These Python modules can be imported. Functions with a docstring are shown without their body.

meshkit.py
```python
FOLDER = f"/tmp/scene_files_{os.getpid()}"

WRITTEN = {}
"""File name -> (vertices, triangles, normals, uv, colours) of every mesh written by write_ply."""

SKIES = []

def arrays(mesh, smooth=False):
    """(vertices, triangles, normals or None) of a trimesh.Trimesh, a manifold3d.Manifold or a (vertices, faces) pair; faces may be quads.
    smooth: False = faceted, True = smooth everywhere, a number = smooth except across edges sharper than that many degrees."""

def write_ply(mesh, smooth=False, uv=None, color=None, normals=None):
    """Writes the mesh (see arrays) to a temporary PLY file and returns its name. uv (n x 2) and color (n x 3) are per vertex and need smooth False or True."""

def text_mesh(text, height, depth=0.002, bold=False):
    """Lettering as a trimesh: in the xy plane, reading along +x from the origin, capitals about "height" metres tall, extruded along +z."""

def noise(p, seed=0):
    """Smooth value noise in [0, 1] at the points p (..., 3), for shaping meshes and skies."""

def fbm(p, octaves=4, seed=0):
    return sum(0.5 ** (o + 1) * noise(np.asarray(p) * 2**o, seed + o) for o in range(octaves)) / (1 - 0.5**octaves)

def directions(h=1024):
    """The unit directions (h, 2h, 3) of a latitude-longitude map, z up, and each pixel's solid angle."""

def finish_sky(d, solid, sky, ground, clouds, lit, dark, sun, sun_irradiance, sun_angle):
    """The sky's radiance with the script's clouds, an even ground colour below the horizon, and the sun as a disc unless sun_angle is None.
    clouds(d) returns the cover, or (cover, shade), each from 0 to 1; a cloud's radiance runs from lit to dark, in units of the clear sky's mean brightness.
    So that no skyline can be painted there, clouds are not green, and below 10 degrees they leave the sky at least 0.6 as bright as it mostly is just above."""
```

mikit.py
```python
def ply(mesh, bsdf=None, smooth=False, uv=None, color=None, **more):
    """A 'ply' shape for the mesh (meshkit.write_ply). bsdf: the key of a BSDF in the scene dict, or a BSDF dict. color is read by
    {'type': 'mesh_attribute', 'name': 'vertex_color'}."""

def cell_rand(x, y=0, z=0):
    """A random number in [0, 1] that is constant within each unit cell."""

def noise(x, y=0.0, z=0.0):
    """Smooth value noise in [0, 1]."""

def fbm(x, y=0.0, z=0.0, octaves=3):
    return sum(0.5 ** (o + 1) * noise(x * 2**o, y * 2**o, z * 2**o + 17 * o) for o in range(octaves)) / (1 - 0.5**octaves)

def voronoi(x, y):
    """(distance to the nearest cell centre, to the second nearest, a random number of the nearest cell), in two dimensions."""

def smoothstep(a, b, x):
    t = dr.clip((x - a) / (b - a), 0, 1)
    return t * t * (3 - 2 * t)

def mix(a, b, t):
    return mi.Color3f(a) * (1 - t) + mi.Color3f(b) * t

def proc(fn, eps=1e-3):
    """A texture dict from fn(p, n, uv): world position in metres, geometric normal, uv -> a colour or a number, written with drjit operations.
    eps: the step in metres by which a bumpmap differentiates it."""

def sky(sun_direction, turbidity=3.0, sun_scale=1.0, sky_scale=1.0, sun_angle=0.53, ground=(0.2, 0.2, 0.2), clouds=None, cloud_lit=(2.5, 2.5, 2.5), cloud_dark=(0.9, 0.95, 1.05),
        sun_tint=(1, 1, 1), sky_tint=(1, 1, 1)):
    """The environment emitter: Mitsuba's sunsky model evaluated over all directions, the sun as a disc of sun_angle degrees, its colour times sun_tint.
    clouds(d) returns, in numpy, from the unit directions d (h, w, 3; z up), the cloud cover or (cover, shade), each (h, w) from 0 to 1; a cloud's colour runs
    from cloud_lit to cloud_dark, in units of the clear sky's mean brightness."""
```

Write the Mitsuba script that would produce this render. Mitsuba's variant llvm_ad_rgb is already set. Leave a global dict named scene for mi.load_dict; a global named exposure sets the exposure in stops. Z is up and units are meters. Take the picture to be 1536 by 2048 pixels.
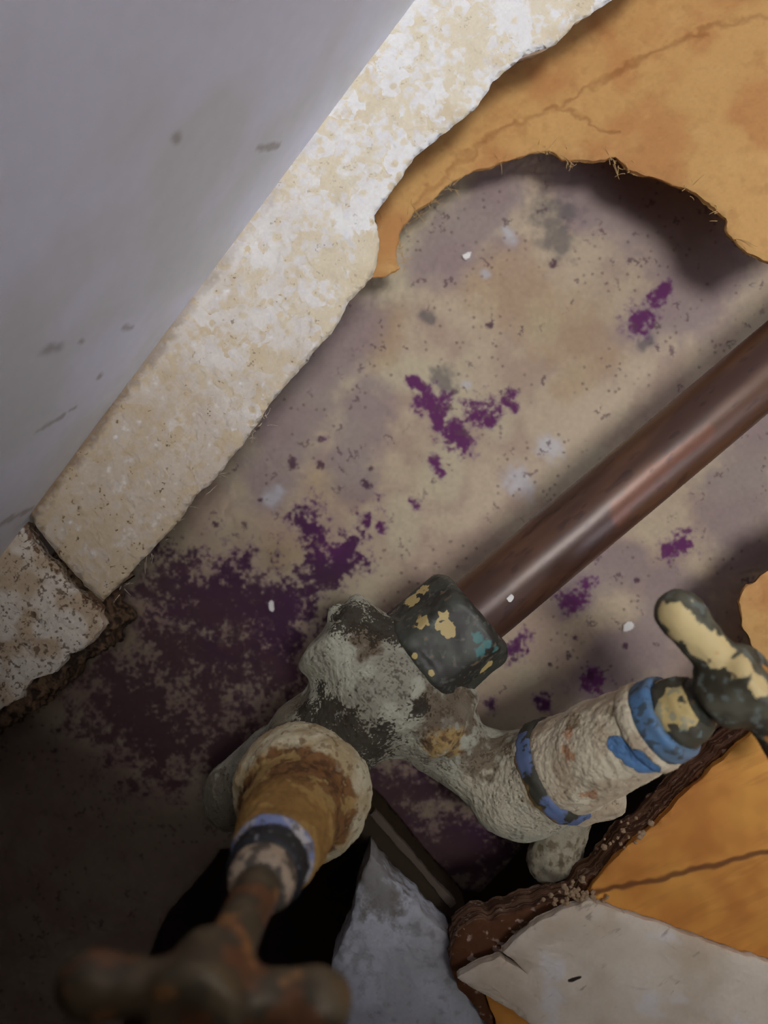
import math, random
import numpy as np, trimesh, mitsuba as mi, drjit as dr
import shapely.geometry as sg
from scipy.spatial import Delaunay
import mikit, meshkit
from mikit import proc, noise, fbm, voronoi, smoothstep, mix, cell_rand

random.seed(7)
rng = np.random.default_rng(7)
T = mi.ScalarTransform4f
scene, labels = {}, {}
exposure = 0.2

# ---------------------------------------------------------------- camera
HC, FPX = 0.28, 1540.0            # camera height above the cavity bed; focal length in pixels of the 1536 x 2048 frame
scene['camera'] = {'type': 'thinlens', 'fov': math.degrees(2 * math.atan(768 / FPX)), 'fov_axis': 'x',
                   'aperture_radius': 0.0022, 'focus_distance': 0.236, 'near_clip': 0.005, 'far_clip': 50.0,
                   'to_world': T().look_at(origin=[0, 0, HC], target=[0, 0, 0], up=[0, 1, 0])}

# ---------------------------------------------------------------- light: the window, the ceiling lamp
WINDOW = dict(u=(-0.50, 0.40), z=(0.95, 2.0), radiance=(4.2, 4.4, 5.2))
LAMP = dict(u=0.38, n=0.36, r=0.30, radiance=(27.0, 26.6, 26.0))


# ---------------------------------------------------------------- helpers
def P(px, py, z):
    d = HC - z
    return np.array([(px - 768) / FPX * d, -(py - 1024) / FPX * d, z])


def lin(r, g, b):
    return [float(((c / 255 + 0.055) / 1.055) ** 2.4 if c > 10 else c / 255 / 12.92) for c in (r, g, b)]


def fb(p, s, o=4, seed=0):
    return meshkit.fbm(np.asarray(p) * s, o, seed) - 0.5


wa, wb = P(50, 1040, .042), P(830, 0, .042)
U = (wb - wa)[:2] / np.linalg.norm((wb - wa)[:2])
N = np.array([U[1], -U[0]])
W0 = N * (wa[:2] @ N)                                   # the wall's point nearest the camera's foot


def R(u, n, z):
    q = W0 + u * U + n * N
    return np.array([q[0], q[1], z])


def on_wall(px, py):
    d = np.array([(px - 768) / FPX, -(py - 1024) / FPX])
    s = (W0 @ N) / (d @ N)
    return np.array([d[0] * s, d[1] * s, HC - s])


def hit(mesh, px, py):
    """the point of the mesh that stands first on the line of sight"""
    v, f = np.asarray(mesh.vertices), np.asarray(mesh.faces)
    o, d = np.array([0, 0, HC]), np.array([(px - 768) / FPX, -(py - 1024) / FPX, -1.0])
    a, b, c = v[f[:, 0]], v[f[:, 1]], v[f[:, 2]]
    e1, e2 = b - a, c - a
    h = np.cross(d, e2)
    det = (e1 * h).sum(1)
    det = np.where(abs(det) < 1e-18, 1e-18, det)
    s = o - a
    uu = (s * h).sum(1) / det
    q = np.cross(s, e1)
    vv = (q @ d) / det
    t = (e2 * q).sum(1) / det
    ok = (uu >= 0) & (vv >= 0) & (uu + vv <= 1) & (t > 1e-4)
    if not ok.any():
        return None
    return o + d * t[ok].min()


def add(key, mesh, bsdf, smooth=True, **more):
    scene[key] = mikit.ply(mesh, bsdf, smooth=smooth, **more)
    return mesh


def tag(key, label=None, cat=None, group=None, kind=None):
    labels[key] = {k: v for k, v in dict(label=label, category=cat, group=group, kind=kind).items() if v}


def clean(m):
    m = trimesh.Trimesh(m[0], m[1], process=True) if isinstance(m, tuple) else m
    m.merge_vertices()
    return m


def box(c, s, axes=None):
    m = trimesh.creation.box(extents=s)
    if axes is not None:
        t = np.eye(4); t[:3, :3] = np.array(axes).T
        m.apply_transform(t)
    m.apply_translation(c)
    return m


def frame_of(axis):
    a = np.asarray(axis, float) / np.linalg.norm(axis)
    x = np.cross(a, [0.3, 0.2, 0.9] if abs(a[2]) < .9 else [1, 0, 0]); x /= np.linalg.norm(x)
    return x, np.cross(a, x), a


def resample(pts, step):
    pts = np.asarray(pts, float)
    out = []
    for a, b in zip(pts, np.roll(pts, -1, axis=0)):
        k = max(1, int(np.linalg.norm(b - a) / step))
        out += [a + (b - a) * i / k for i in range(k)]
    return np.array(out)


def pixpoly(pix, zf):
    """pixel outline -> outline on the height field zf(x, y) (or a number)"""
    out = []
    for px, py in pix:
        z = zf if not callable(zf) else 0.03
        for _ in range(30 if callable(zf) else 1):
            q = P(px, py, z)
            z = zf if not callable(zf) else .5 * z + .5 * float(zf(q[0], q[1]))
        out.append(q[:2])
    return np.array(out)


def sheet(outline, top, thick, step=.003, edge=.0008, rough=.0003, fscale=220, seed=0, rows=3, keep=None, under=None, bstep=None, round_=.0006):
    """a slab with a broken, uneven rim: outline in metres, top a height or a field, sides in rows, closed below"""
    bs = bstep or step * .6
    ring = resample(outline, bs)
    near = np.ones(len(ring)) if keep is None else np.array([1.0 if keep(q) else 0.0 for q in ring])
    g = np.roll(ring, -1, 0) - np.roll(ring, 1, 0)
    nr = np.stack([g[:, 1], -g[:, 0]], 1) / np.linalg.norm(g, axis=1, keepdims=True)
    if not sg.Polygon(outline).exterior.is_ccw:
        nr = -nr
    r3 = np.c_[ring, np.zeros(len(ring))]
    j = fb(r3, fscale, 4, seed) * 2 * edge + fb(r3, fscale * .25, 2, seed + 9) * 2 * edge
    ring = ring + nr * (j * near)[:, None]
    poly = sg.Polygon(ring).buffer(0)
    if poly.geom_type != 'Polygon':
        poly = max(poly.geoms, key=lambda q: q.area)
    ring = np.array(poly.exterior.coords)[:-1]
    if not poly.exterior.is_ccw:
        ring = ring[::-1]
    keepring = [0]
    for i in range(1, len(ring)):
        if np.linalg.norm(ring[i] - ring[keepring[-1]]) > bs * .3:
            keepring.append(i)
    ring = ring[keepring]
    poly = sg.Polygon(ring)
    x0, y0, x1, y1 = poly.bounds
    gx, gy = np.meshgrid(np.arange(x0, x1, step), np.arange(y0, y1, step))
    pts = np.c_[gx.ravel(), gy.ravel()] + rng.uniform(-.25, .25, (gx.size, 2)) * step
    import shapely
    inner = poly.buffer(-step * .45)
    pts = pts[shapely.contains_xy(inner, pts[:, 0], pts[:, 1])]
    n = len(ring)
    allp = np.vstack([ring, pts])
    tri = Delaunay(allp).simplices
    cen = allp[tri].mean(1)
    tri = tri[shapely.contains_xy(poly, cen[:, 0], cen[:, 1])]
    a, b, c = (allp[tri[:, k]] for k in range(3))
    cr = (b[:, 0] - a[:, 0]) * (c[:, 1] - a[:, 1]) - (b[:, 1] - a[:, 1]) * (c[:, 0] - a[:, 0])
    tri[cr < 0] = tri[cr < 0][:, ::-1]
    zt = np.full(len(allp), float(top)) if not callable(top) else np.array([float(top(*q)) for q in allp])
    p3 = np.c_[allp, np.zeros(len(allp))]
    zt0 = zt.copy()
    zt = zt + fb(p3, fscale, 4, seed + 3) * 2 * rough + fb(p3, fscale * .2, 2, seed + 5) * 2 * rough
    zt[:n] -= round_
    V = [np.c_[allp, zt]]
    F = [tri]
    g = np.roll(ring, -1, 0) - np.roll(ring, 1, 0)
    nr = np.stack([g[:, 1], -g[:, 0]], 1) / (np.linalg.norm(g, axis=1, keepdims=True) + 1e-12)
    prev = np.arange(n)
    base = len(allp)
    for k in range(1, rows + 1):
        zz = zt0[:n] - thick * k / rows
        q3 = np.c_[ring, zz]
        off = fb(q3, fscale * 1.3, 3, seed + 11) * 2 * edge * (0.8 if k < rows else .5) - (under or 0) * k / rows
        V.append(np.c_[ring + nr * off[:, None], zz])
        cur = base + np.arange(n); base += n
        pn, cn = np.roll(prev, -1), np.roll(cur, -1)
        F += [np.c_[prev, cur, pn], np.c_[pn, cur, cn]]
        prev = cur
    if under:                                            # the underside of an undercut slab: its own triangulation
        rim = V[-1]
        t2 = Delaunay(rim[:, :2]).simplices
        c2 = rim[t2][:, :, :2].mean(1)
        t2 = t2[shapely.contains_xy(sg.Polygon(rim[:, :2]).buffer(0), c2[:, 0], c2[:, 1])]
        F.append(t2[:, ::-1] + prev[0])
        return trimesh.Trimesh(np.vstack(V), np.vstack(F), process=False)
    low = np.c_[allp[n:], zt0[n:] - thick]
    V.append(low)
    idx = np.r_[prev, base + np.arange(len(low))]
    F.append(idx[tri][:, ::-1])
    return trimesh.Trimesh(np.vstack(V), np.vstack(F), process=False)


def surfnet(f, org, h):
    """naive surface nets of the field f < 0"""
    s = f < 0
    nx, ny, nz = (k - 1 for k in f.shape)
    cnt = np.zeros((nx, ny, nz), int)
    for a, b, c in np.ndindex(2, 2, 2):
        cnt += s[a:a + nx, b:b + ny, c:c + nz]
    act = (cnt > 0) & (cnt < 8)
    idx = -np.ones(act.shape, int)
    ii = np.argwhere(act)
    idx[act] = np.arange(len(ii))
    acc, w = np.zeros((len(ii), 3)), np.zeros(len(ii))
    cs = [np.array(k) for k in np.ndindex(2, 2, 2)]
    for i, a in enumerate(cs):
        for b in cs[i + 1:]:
            if abs(a - b).sum() != 1:
                continue
            fa, fbb = f[tuple((ii + a).T)], f[tuple((ii + b).T)]
            m = (fa < 0) != (fbb < 0)
            t = np.where(m, fa / np.where(m, fa - fbb, 1), 0)
            acc += np.where(m[:, None], a + (b - a) * t[:, None], 0)
            w += m
    v = (ii + acc / w[:, None]) * h + org
    F = []
    for ax in range(3):
        b, c = (ax + 1) % 3, (ax + 2) % 3
        sl0 = [slice(0, k) for k in f.shape]; sl1 = list(sl0)
        sl0[ax], sl1[ax] = slice(0, -1), slice(1, None)
        e = s[tuple(sl0)] != s[tuple(sl1)]
        e = np.argwhere(e)
        e = e[(e[:, b] > 0) & (e[:, c] > 0) & (e[:, b] < f.shape[b] - 1) & (e[:, c] < f.shape[c] - 1)]
        ub, uc = np.eye(3, dtype=int)[b], np.eye(3, dtype=int)[c]
        q = np.stack([idx[tuple((e - d).T)] for d in (0 * ub, ub, ub + uc, uc)], 1)
        ins = s[tuple(e.T)]
        q = np.where(ins[:, None], q, q[:, ::-1])
        F += [q[:, [0, 1, 2]], q[:, [0, 2, 3]]]
    return trimesh.Trimesh(v, np.vstack(F), process=False)


def smin(a, b, k):
    h = np.clip(.5 + .5 * (b - a) / k, 0, 1)
    return b + (a - b) * h - k * h * (1 - h)


def cone(p, a, b, ra, rb):
    a, b = np.asarray(a), np.asarray(b)
    t = np.clip(((p - a) @ (b - a)) / ((b - a) @ (b - a)), 0, 1)
    return np.linalg.norm(p - a - t[..., None] * (b - a), axis=-1) - (ra + (rb - ra) * t)


def cyl(p, a, b, r, rnd=.001):
    a, b = np.asarray(a), np.asarray(b)
    L = np.linalg.norm(b - a); ax = (b - a) / L
    t = (p - a) @ ax - L / 2
    q = np.linalg.norm(p - a - ((p - a) @ ax)[..., None] * ax, axis=-1) - r + rnd
    w = abs(t) - L / 2 + rnd
    return np.minimum(np.maximum(q, w), 0) + np.hypot(np.maximum(q, 0), np.maximum(w, 0)) - rnd


def field(lo, hi, h, fn):
    ax = [np.arange(lo[k], hi[k] + h, h) for k in range(3)]
    p = np.stack(np.meshgrid(*ax, indexing='ij'), -1)
    return surfnet(fn(p), np.asarray(lo, float), h)


def lathe(profile, o, axis, seg=96, amp=.0, scale=300, seed=0, fine=.0008):
    """profile of (radius, height) in metres about the axis from o; closed at both ends; displaced by noise"""
    pr = np.array(profile, float)
    out = [pr[0]]
    for a, b in zip(pr[:-1], pr[1:]):
        k = max(1, int(np.linalg.norm(b - a) / fine))
        out += [a + (b - a) * i / k for i in range(1, k + 1)]
    pr = np.array(out)
    x, y, a = frame_of(axis)
    th = np.arange(seg) / seg * 2 * np.pi
    rad = np.cos(th)[:, None] * x + np.sin(th)[:, None] * y
    v = np.asarray(o) + pr[:, 1, None, None] * a + pr[:, 0, None, None] * rad
    if amp:
        g = np.gradient(pr, axis=0); g /= np.linalg.norm(g, axis=1, keepdims=True) + 1e-12
        nrm = g[:, 1, None, None] * rad - g[:, 0, None, None] * a
        v = v + nrm * (fb(v, scale, 4, seed) * 2 * amp)[..., None]
    m, k = len(pr), seg
    i = np.arange(m - 1)[:, None] * k; j = np.arange(k)[None]; j1 = (j + 1) % k
    F = np.vstack([np.stack([i + j, i + j1, i + k + j1], -1).reshape(-1, 3), np.stack([i + j, i + k + j1, i + k + j], -1).reshape(-1, 3)])
    V = v.reshape(-1, 3)
    c0, c1 = V[:k].mean(0), V[-k:].mean(0)
    V = np.vstack([V, c0, c1])
    jj = np.arange(k)
    F = np.vstack([F, np.c_[(jj + 1) % k, jj, np.full(k, len(V) - 2)], np.c_[jj + (m - 1) * k, (jj + 1) % k + (m - 1) * k, np.full(k, len(V) - 1)]])
    return trimesh.Trimesh(V, F, process=False)


def tube(path, r, seg=6):
    path = np.asarray(path, float)
    V, F = [], []
    for i, q in enumerate(path):
        d = path[min(i + 1, len(path) - 1)] - path[max(i - 1, 0)]
        x, y, _ = frame_of(d)
        rr = r * (1 - .6 * i / (len(path) - 1))
        V += [q + rr * (math.cos(a) * x + math.sin(a) * y) for a in np.arange(seg) / seg * 2 * math.pi]
    for i in range(len(path) - 1):
        for j in range(seg):
            a, b = i * seg + j, i * seg + (j + 1) % seg
            F += [[a, b, b + seg], [a, b + seg, a + seg]]
    return trimesh.Trimesh(np.array(V), np.array(F), process=False)


# texture helpers (drjit) --------------------------------------------------
def segd(p, a, b):
    """distance in the plan to the segment a-b"""
    ax, ay, bx, by = float(a[0]), float(a[1]), float(b[0]), float(b[1])
    dx, dy = bx - ax, by - ay
    L = max(dx * dx + dy * dy, 1e-12)
    t = dr.clip(((p.x - ax) * dx + (p.y - ay) * dy) / L, 0, 1)
    return dr.sqrt(dr.square(p.x - ax - t * dx) + dr.square(p.y - ay - t * dy))


def spots(p, lst):
    """strongest of the blots (a, b, r): 1 in the middle, 0 at the distance r"""
    out = mi.Float(-9)
    for a, b, r in lst:
        out = dr.maximum(out, 1 - segd(p, a, b) / float(r))
    return out


def balls(p, lst):
    out = mi.Float(-9)
    for c, r in lst:
        d = dr.sqrt(dr.square(p.x - float(c[0])) + dr.square(p.y - float(c[1])) + dr.square(p.z - float(c[2])))
        out = dr.maximum(out, 1 - d / float(r))
    return out


def n3(p, s, o=3, k=0.0):
    return fbm(p.x * s + 31.7 + k, p.y * s + 11.3 + k, p.z * s + 7.1 + k, o)


def two(b):
    return {'type': 'twosided', 'bsdf': b}


def material(key, fn, rough=.85, metallic=0.0, spec=.3, bump=None, bscale=1.0):
    b = {'type': 'principled', 'base_color': proc(fn), 'roughness': rough, 'metallic': metallic, 'specular': spec}
    if bump is not None:
        b = {'type': 'bumpmap', 'arbitrary': proc(bump, 2e-4), 'scale': bscale, 'bsdf': b}
    scene[key] = two(b)


def plain(key, rgb, rough=.8, metallic=0.0, spec=.3):
    scene[key] = two({'type': 'principled', 'base_color': {'type': 'rgb', 'value': rgb}, 'roughness': rough, 'metallic': metallic, 'specular': spec})


def pix(z, *lst):
    """blots given as (px, py, px2, py2, radius in px) on the level z"""
    s = (HC - z) / FPX
    return [(P(a, b, z), P(c, d, z), r * s) for a, b, c, d, r in lst]


# ================================================================ materials
C = lambda *rgb: mi.Color3f(*lin(*rgb))

# --- the stained bed of the cavity
PURPLE = pix(0, (430, 1200, 560, 1220, 95), (560, 1230, 560, 1280, 90), (340, 1160, 400, 1230, 70), (350, 1290, 470, 1330, 100), (620, 1190, 690, 1110, 48), (610, 1050, 640, 1120, 42),
             (735, 1040, 745, 1050, 32), (250, 1400, 330, 1470, 120), (430, 1430, 470, 1520, 70), (500, 1350, 560, 1340, 70),
             (855, 800, 870, 815, 28), (875, 835, 880, 850, 18), (885, 800, 890, 830, 18), (905, 850, 930, 880, 30), (945, 830, 965, 825, 34), (985, 825, 1000, 820, 16), (1010, 805, 1030, 815, 14), (845, 780, 825, 762, 12), (1018, 782, 1022, 790, 12),
             (870, 925, 885, 945, 14), (1270, 650, 1290, 630, 30), (1300, 610, 1330, 580, 18), (1340, 1100, 1365, 1090, 26), (1140, 1200, 1165, 1185, 26), (1020, 1300, 1035, 1290, 28),
             (1190, 1360, 1195, 1365, 22), (880, 1700, 960, 1680, 100), (780, 1590, 830, 1560, 70), (800, 1660, 850, 1740, 80), (1085, 1400, 1090, 1400, 20), (980, 1415, 985, 1415, 18),
             (830, 1010, 835, 1010, 12), (640, 880, 640, 880, 12))
DOTS = pix(0, (1107, 528, 1107, 530, 14), (978, 652, 980, 652, 9), (585, 922, 585, 930, 14), (640, 930, 640, 932, 11), (742, 938, 742, 938, 9), (640, 880, 640, 880, 10), (730, 965, 735, 970, 12),
           (1250, 1290, 1252, 1292, 9), (1135, 1310, 1136, 1312, 9), (1180, 1350, 1181, 1352, 11), (1150, 1275, 1150, 1275, 9), (1275, 1160, 1276, 1161, 8), (1100, 1330, 1100, 1330, 7), (490, 1050, 490, 1052, 10), (430, 1050, 430, 1050, 9), (520, 1000, 520, 1000, 8))
MAUVE = pix(0, (700, 640, 620, 760, 90), (620, 800, 540, 940, 110), (730, 820, 700, 960, 80), (1500, 850, 1480, 1060, 130), (1200, 380, 1420, 520, 150), (1000, 400, 860, 520, 90), (1300, 640, 1400, 620, 90), (1150, 1180, 1250, 1130, 80), (1200, 1400, 1350, 1200, 110))
GREY = pix(0, (1090, 415, 1130, 420, 45), (1105, 450, 1120, 490, 45), (880, 745, 890, 770, 30), (1285, 690, 1300, 680, 18), (845, 630, 860, 640, 18))
PALE = pix(0, (1010, 460, 1025, 480, 18), (932, 510, 934, 512, 12), (1090, 890, 1105, 900, 32), (1030, 950, 1040, 970, 42), (930, 770, 935, 772, 13), (970, 545, 972, 548, 14), (560, 985, 540, 1000, 26))
OCHRE = pix(0, (1210, 715, 1130, 775, 50), (640, 960, 700, 990, 60), (780, 640, 760, 700, 60), (1000, 560, 1150, 680, 120), (560, 1110, 620, 1100, 70))


def bed_color(p, n, uv):
    w1, w2, w3 = n3(p, 90, 4), n3(p, 260, 4, 3.3), n3(p, 900, 3, 8.1)
    c = mix(lin(188, 170, 146), lin(174, 152, 134), smoothstep(.35, .65, w1))
    c = mix(c, lin(193, 182, 154), smoothstep(.5, .75, n3(p, 55, 2, 5.0)) * .7)
    c = mix(c, lin(168, 138, 100), smoothstep(.0, .8, spots(p, OCHRE) + (w2 - .5)) * .4)
    mv = smoothstep(.0, .7, spots(p, MAUVE) + (w1 - .5) * .9 + (w2 - .5) * .5)
    c = mix(c, lin(142, 125, 128), mv * .75)
    c = mix(c, lin(92, 88, 90), smoothstep(-.1, .8, spots(p, GREY) + (w2 - .5) * 1.8) * .7)
    c = mix(c, lin(190, 192, 200), smoothstep(.0, 1.0, spots(p, PALE) + (w2 - .5) * 1.6) * .6)
    pu = spots(p, PURPLE) + (w2 - .5) * 2.6 + (w3 - .5) * 1.7 + (n3(p, 140, 2, 21.0) - .5) * .9
    c = mix(c, lin(122, 88, 118), smoothstep(-.25, .2, pu) * .4)
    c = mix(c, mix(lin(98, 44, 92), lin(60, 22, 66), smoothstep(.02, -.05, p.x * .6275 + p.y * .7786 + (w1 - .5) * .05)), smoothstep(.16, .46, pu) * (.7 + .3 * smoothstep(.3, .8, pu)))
    c = mix(c, lin(70, 32, 60), smoothstep(.1, .7, spots(p, DOTS) + (w3 - .5) * 1.4) * .85)
    d1, _, r = voronoi(p.x * 130 + w2 * 2.0, p.y * 130 + w3)
    c = mix(c, lin(95, 70, 78), smoothstep(.17, .07, d1 * (1.3 - .6 * w3)) * smoothstep(.62, .8, r) * .75)
    d1, _, r = voronoi(p.x * 330 + 40, p.y * 330)
    c = mix(c, lin(110, 88, 80), smoothstep(.25, .1, d1) * smoothstep(.7, .85, r) * smoothstep(.4, .6, n3(p, 70, 2, 9.0)) * .7)
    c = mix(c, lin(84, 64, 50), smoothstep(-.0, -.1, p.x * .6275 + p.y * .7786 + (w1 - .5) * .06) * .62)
    return c * (.9 + .2 * w3)


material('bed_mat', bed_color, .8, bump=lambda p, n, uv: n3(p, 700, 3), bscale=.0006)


# --- plaster of the ledge
def ledge_color(p, n, uv):
    w1, w2, w3 = n3(p, 120, 3), n3(p, 420, 3, 3.0), n3(p, 1500, 2, 5.0)
    d1, d2, r = voronoi(p.x * 130 + 1.6 * (w2 - .5), p.y * 130 + 1.6 * (w1 - .5))
    e1, e2, r2 = voronoi(p.x * 300 + 1.2 * (w2 - .5), p.y * 300 + 9)
    f1, _, r3 = voronoi(p.x * 210 + 1.5 * (w1 - .5), p.y * 210 + 1.5 * (w2 - .5) + 5)
    cream = smoothstep(.42, .60, n3(p, 85, 3, 2.0) * .60 + r * .25 + r3 * .15 + (w2 - .5) * .5)
    cream = dr.maximum(cream, smoothstep(.72, .80, r2) * smoothstep(.5, .2, e1) * .9)
    c = mix(lin(240, 239, 236), lin(228, 214, 178), cream * .75)
    c = mix(c, lin(236, 236, 238), smoothstep(.62, .75, r3) * smoothstep(.5, .2, f1) * .7)
    c = mix(c, lin(206, 184, 146), cream * smoothstep(.5, .8, w1) * .5)
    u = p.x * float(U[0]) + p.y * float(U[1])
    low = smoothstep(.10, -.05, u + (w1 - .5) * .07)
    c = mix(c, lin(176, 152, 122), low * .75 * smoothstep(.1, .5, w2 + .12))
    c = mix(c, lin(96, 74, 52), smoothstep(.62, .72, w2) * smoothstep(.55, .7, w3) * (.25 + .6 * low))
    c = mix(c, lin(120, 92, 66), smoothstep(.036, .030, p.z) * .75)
    nn = (p.x - float(W0[0])) * float(N[0]) + (p.y - float(W0[1])) * float(N[1])
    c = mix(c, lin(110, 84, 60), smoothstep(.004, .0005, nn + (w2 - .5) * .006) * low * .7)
    return c * (.94 + .12 * w3)


LEDGEBUMP = lambda p, n, uv: n3(p, 500, 3) + .5 * n3(p, 1800, 2)
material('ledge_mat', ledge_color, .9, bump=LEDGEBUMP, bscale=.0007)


def dirty_color(p, n, uv):
    w1, w2, w3 = n3(p, 150, 3), n3(p, 1000, 3, 3.0), n3(p, 1700, 2, 5.0)
    c = mix(lin(214, 204, 190), lin(185, 164, 138), smoothstep(.4, .65, w1))
    c = mix(c, lin(84, 58, 40), smoothstep(.55, .75, w2 + .5 * (w3 - .5)) * .75)
    c = mix(c, lin(96, 66, 46), smoothstep(.038, .032, p.z) * .9)
    a = pix(.040, (60, 1045, 205, 1205, 30))[0]
    c = mix(c, lin(96, 66, 44), smoothstep(.0, .6, 1 - segd(p, a[0], a[1]) / float(a[2]) + (w2 - .5) * 1.5) * .9)
    return c * (.9 + .2 * w3)


material('dirty_mat', dirty_color, .9, bump=LEDGEBUMP, bscale=.001)

# --- wall
SMUDGE = [(on_wall(95, 697), on_wall(118, 695), .0028), (on_wall(198, 752), on_wall(200, 753), .0016), (on_wall(75, 862), on_wall(125, 832), .0017), (on_wall(140, 820), on_wall(150, 815), .0013), (on_wall(245, 655), on_wall(262, 655), .0016), (on_wall(162, 682), on_wall(164, 684), .0013),
          (on_wall(5, 1045), on_wall(60, 1018), .0022), (on_wall(350, 275), on_wall(358, 280), .0018), (on_wall(515, 295), on_wall(556, 292), .0018)]


def wall_color(p, n, uv):
    w1, w2 = n3(p, 30, 3), n3(p, 300, 3, 4.0)
    c = mix(lin(206, 206, 218), lin(198, 198, 200), smoothstep(.35, .65, w1))
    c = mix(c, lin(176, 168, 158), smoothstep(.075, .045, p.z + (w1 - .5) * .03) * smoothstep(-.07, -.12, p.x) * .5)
    out = mi.Float(-9)
    for a, b, r in SMUDGE:
        d = b - a; L = max(float(d @ d), 1e-12)
        t = dr.clip(((p.x - float(a[0])) * float(d[0]) + (p.y - float(a[1])) * float(d[1]) + (p.z - float(a[2])) * float(d[2])) / L, 0, 1)
        q = p - (mi.Point3f(*map(float, a)) + mi.Vector3f(*map(float, d)) * t)
        out = dr.maximum(out, 1 - dr.norm(q) / r)
    c = mix(c, lin(120, 104, 92), smoothstep(-.1, 1.0, out + (w2 - .5) * 1.6) * .5)
    return c * (.96 + .08 * w2)


material('wall_mat', wall_color, .75)

# --- orange boards
VEINS = [(835, 410), (900, 345), (980, 275), (1060, 235), (1120, 215), (1200, 165), (1300, 110), (1420, 60), (1536, 30)]
zsheet = lambda x, y: .0195 + .017 * (lambda t: t * t * (3 - 2 * t))(min(max((x * N[0] + y * N[1] + .042) / .085, 0), 1))
VEINW = pixpoly(VEINS, zsheet)
VEIN2 = pixpoly([(1120, 215), (1180, 250), (1230, 265)], zsheet)
VEIN3 = pixpoly([(830, 410), (850, 450), (845, 490)], zsheet)


def line_field(p, w, pts):
    out = mi.Float(9)
    for a, b in zip(pts[:-1], pts[1:]):
        out = dr.minimum(out, segd(p, a, b))
    return out


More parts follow.
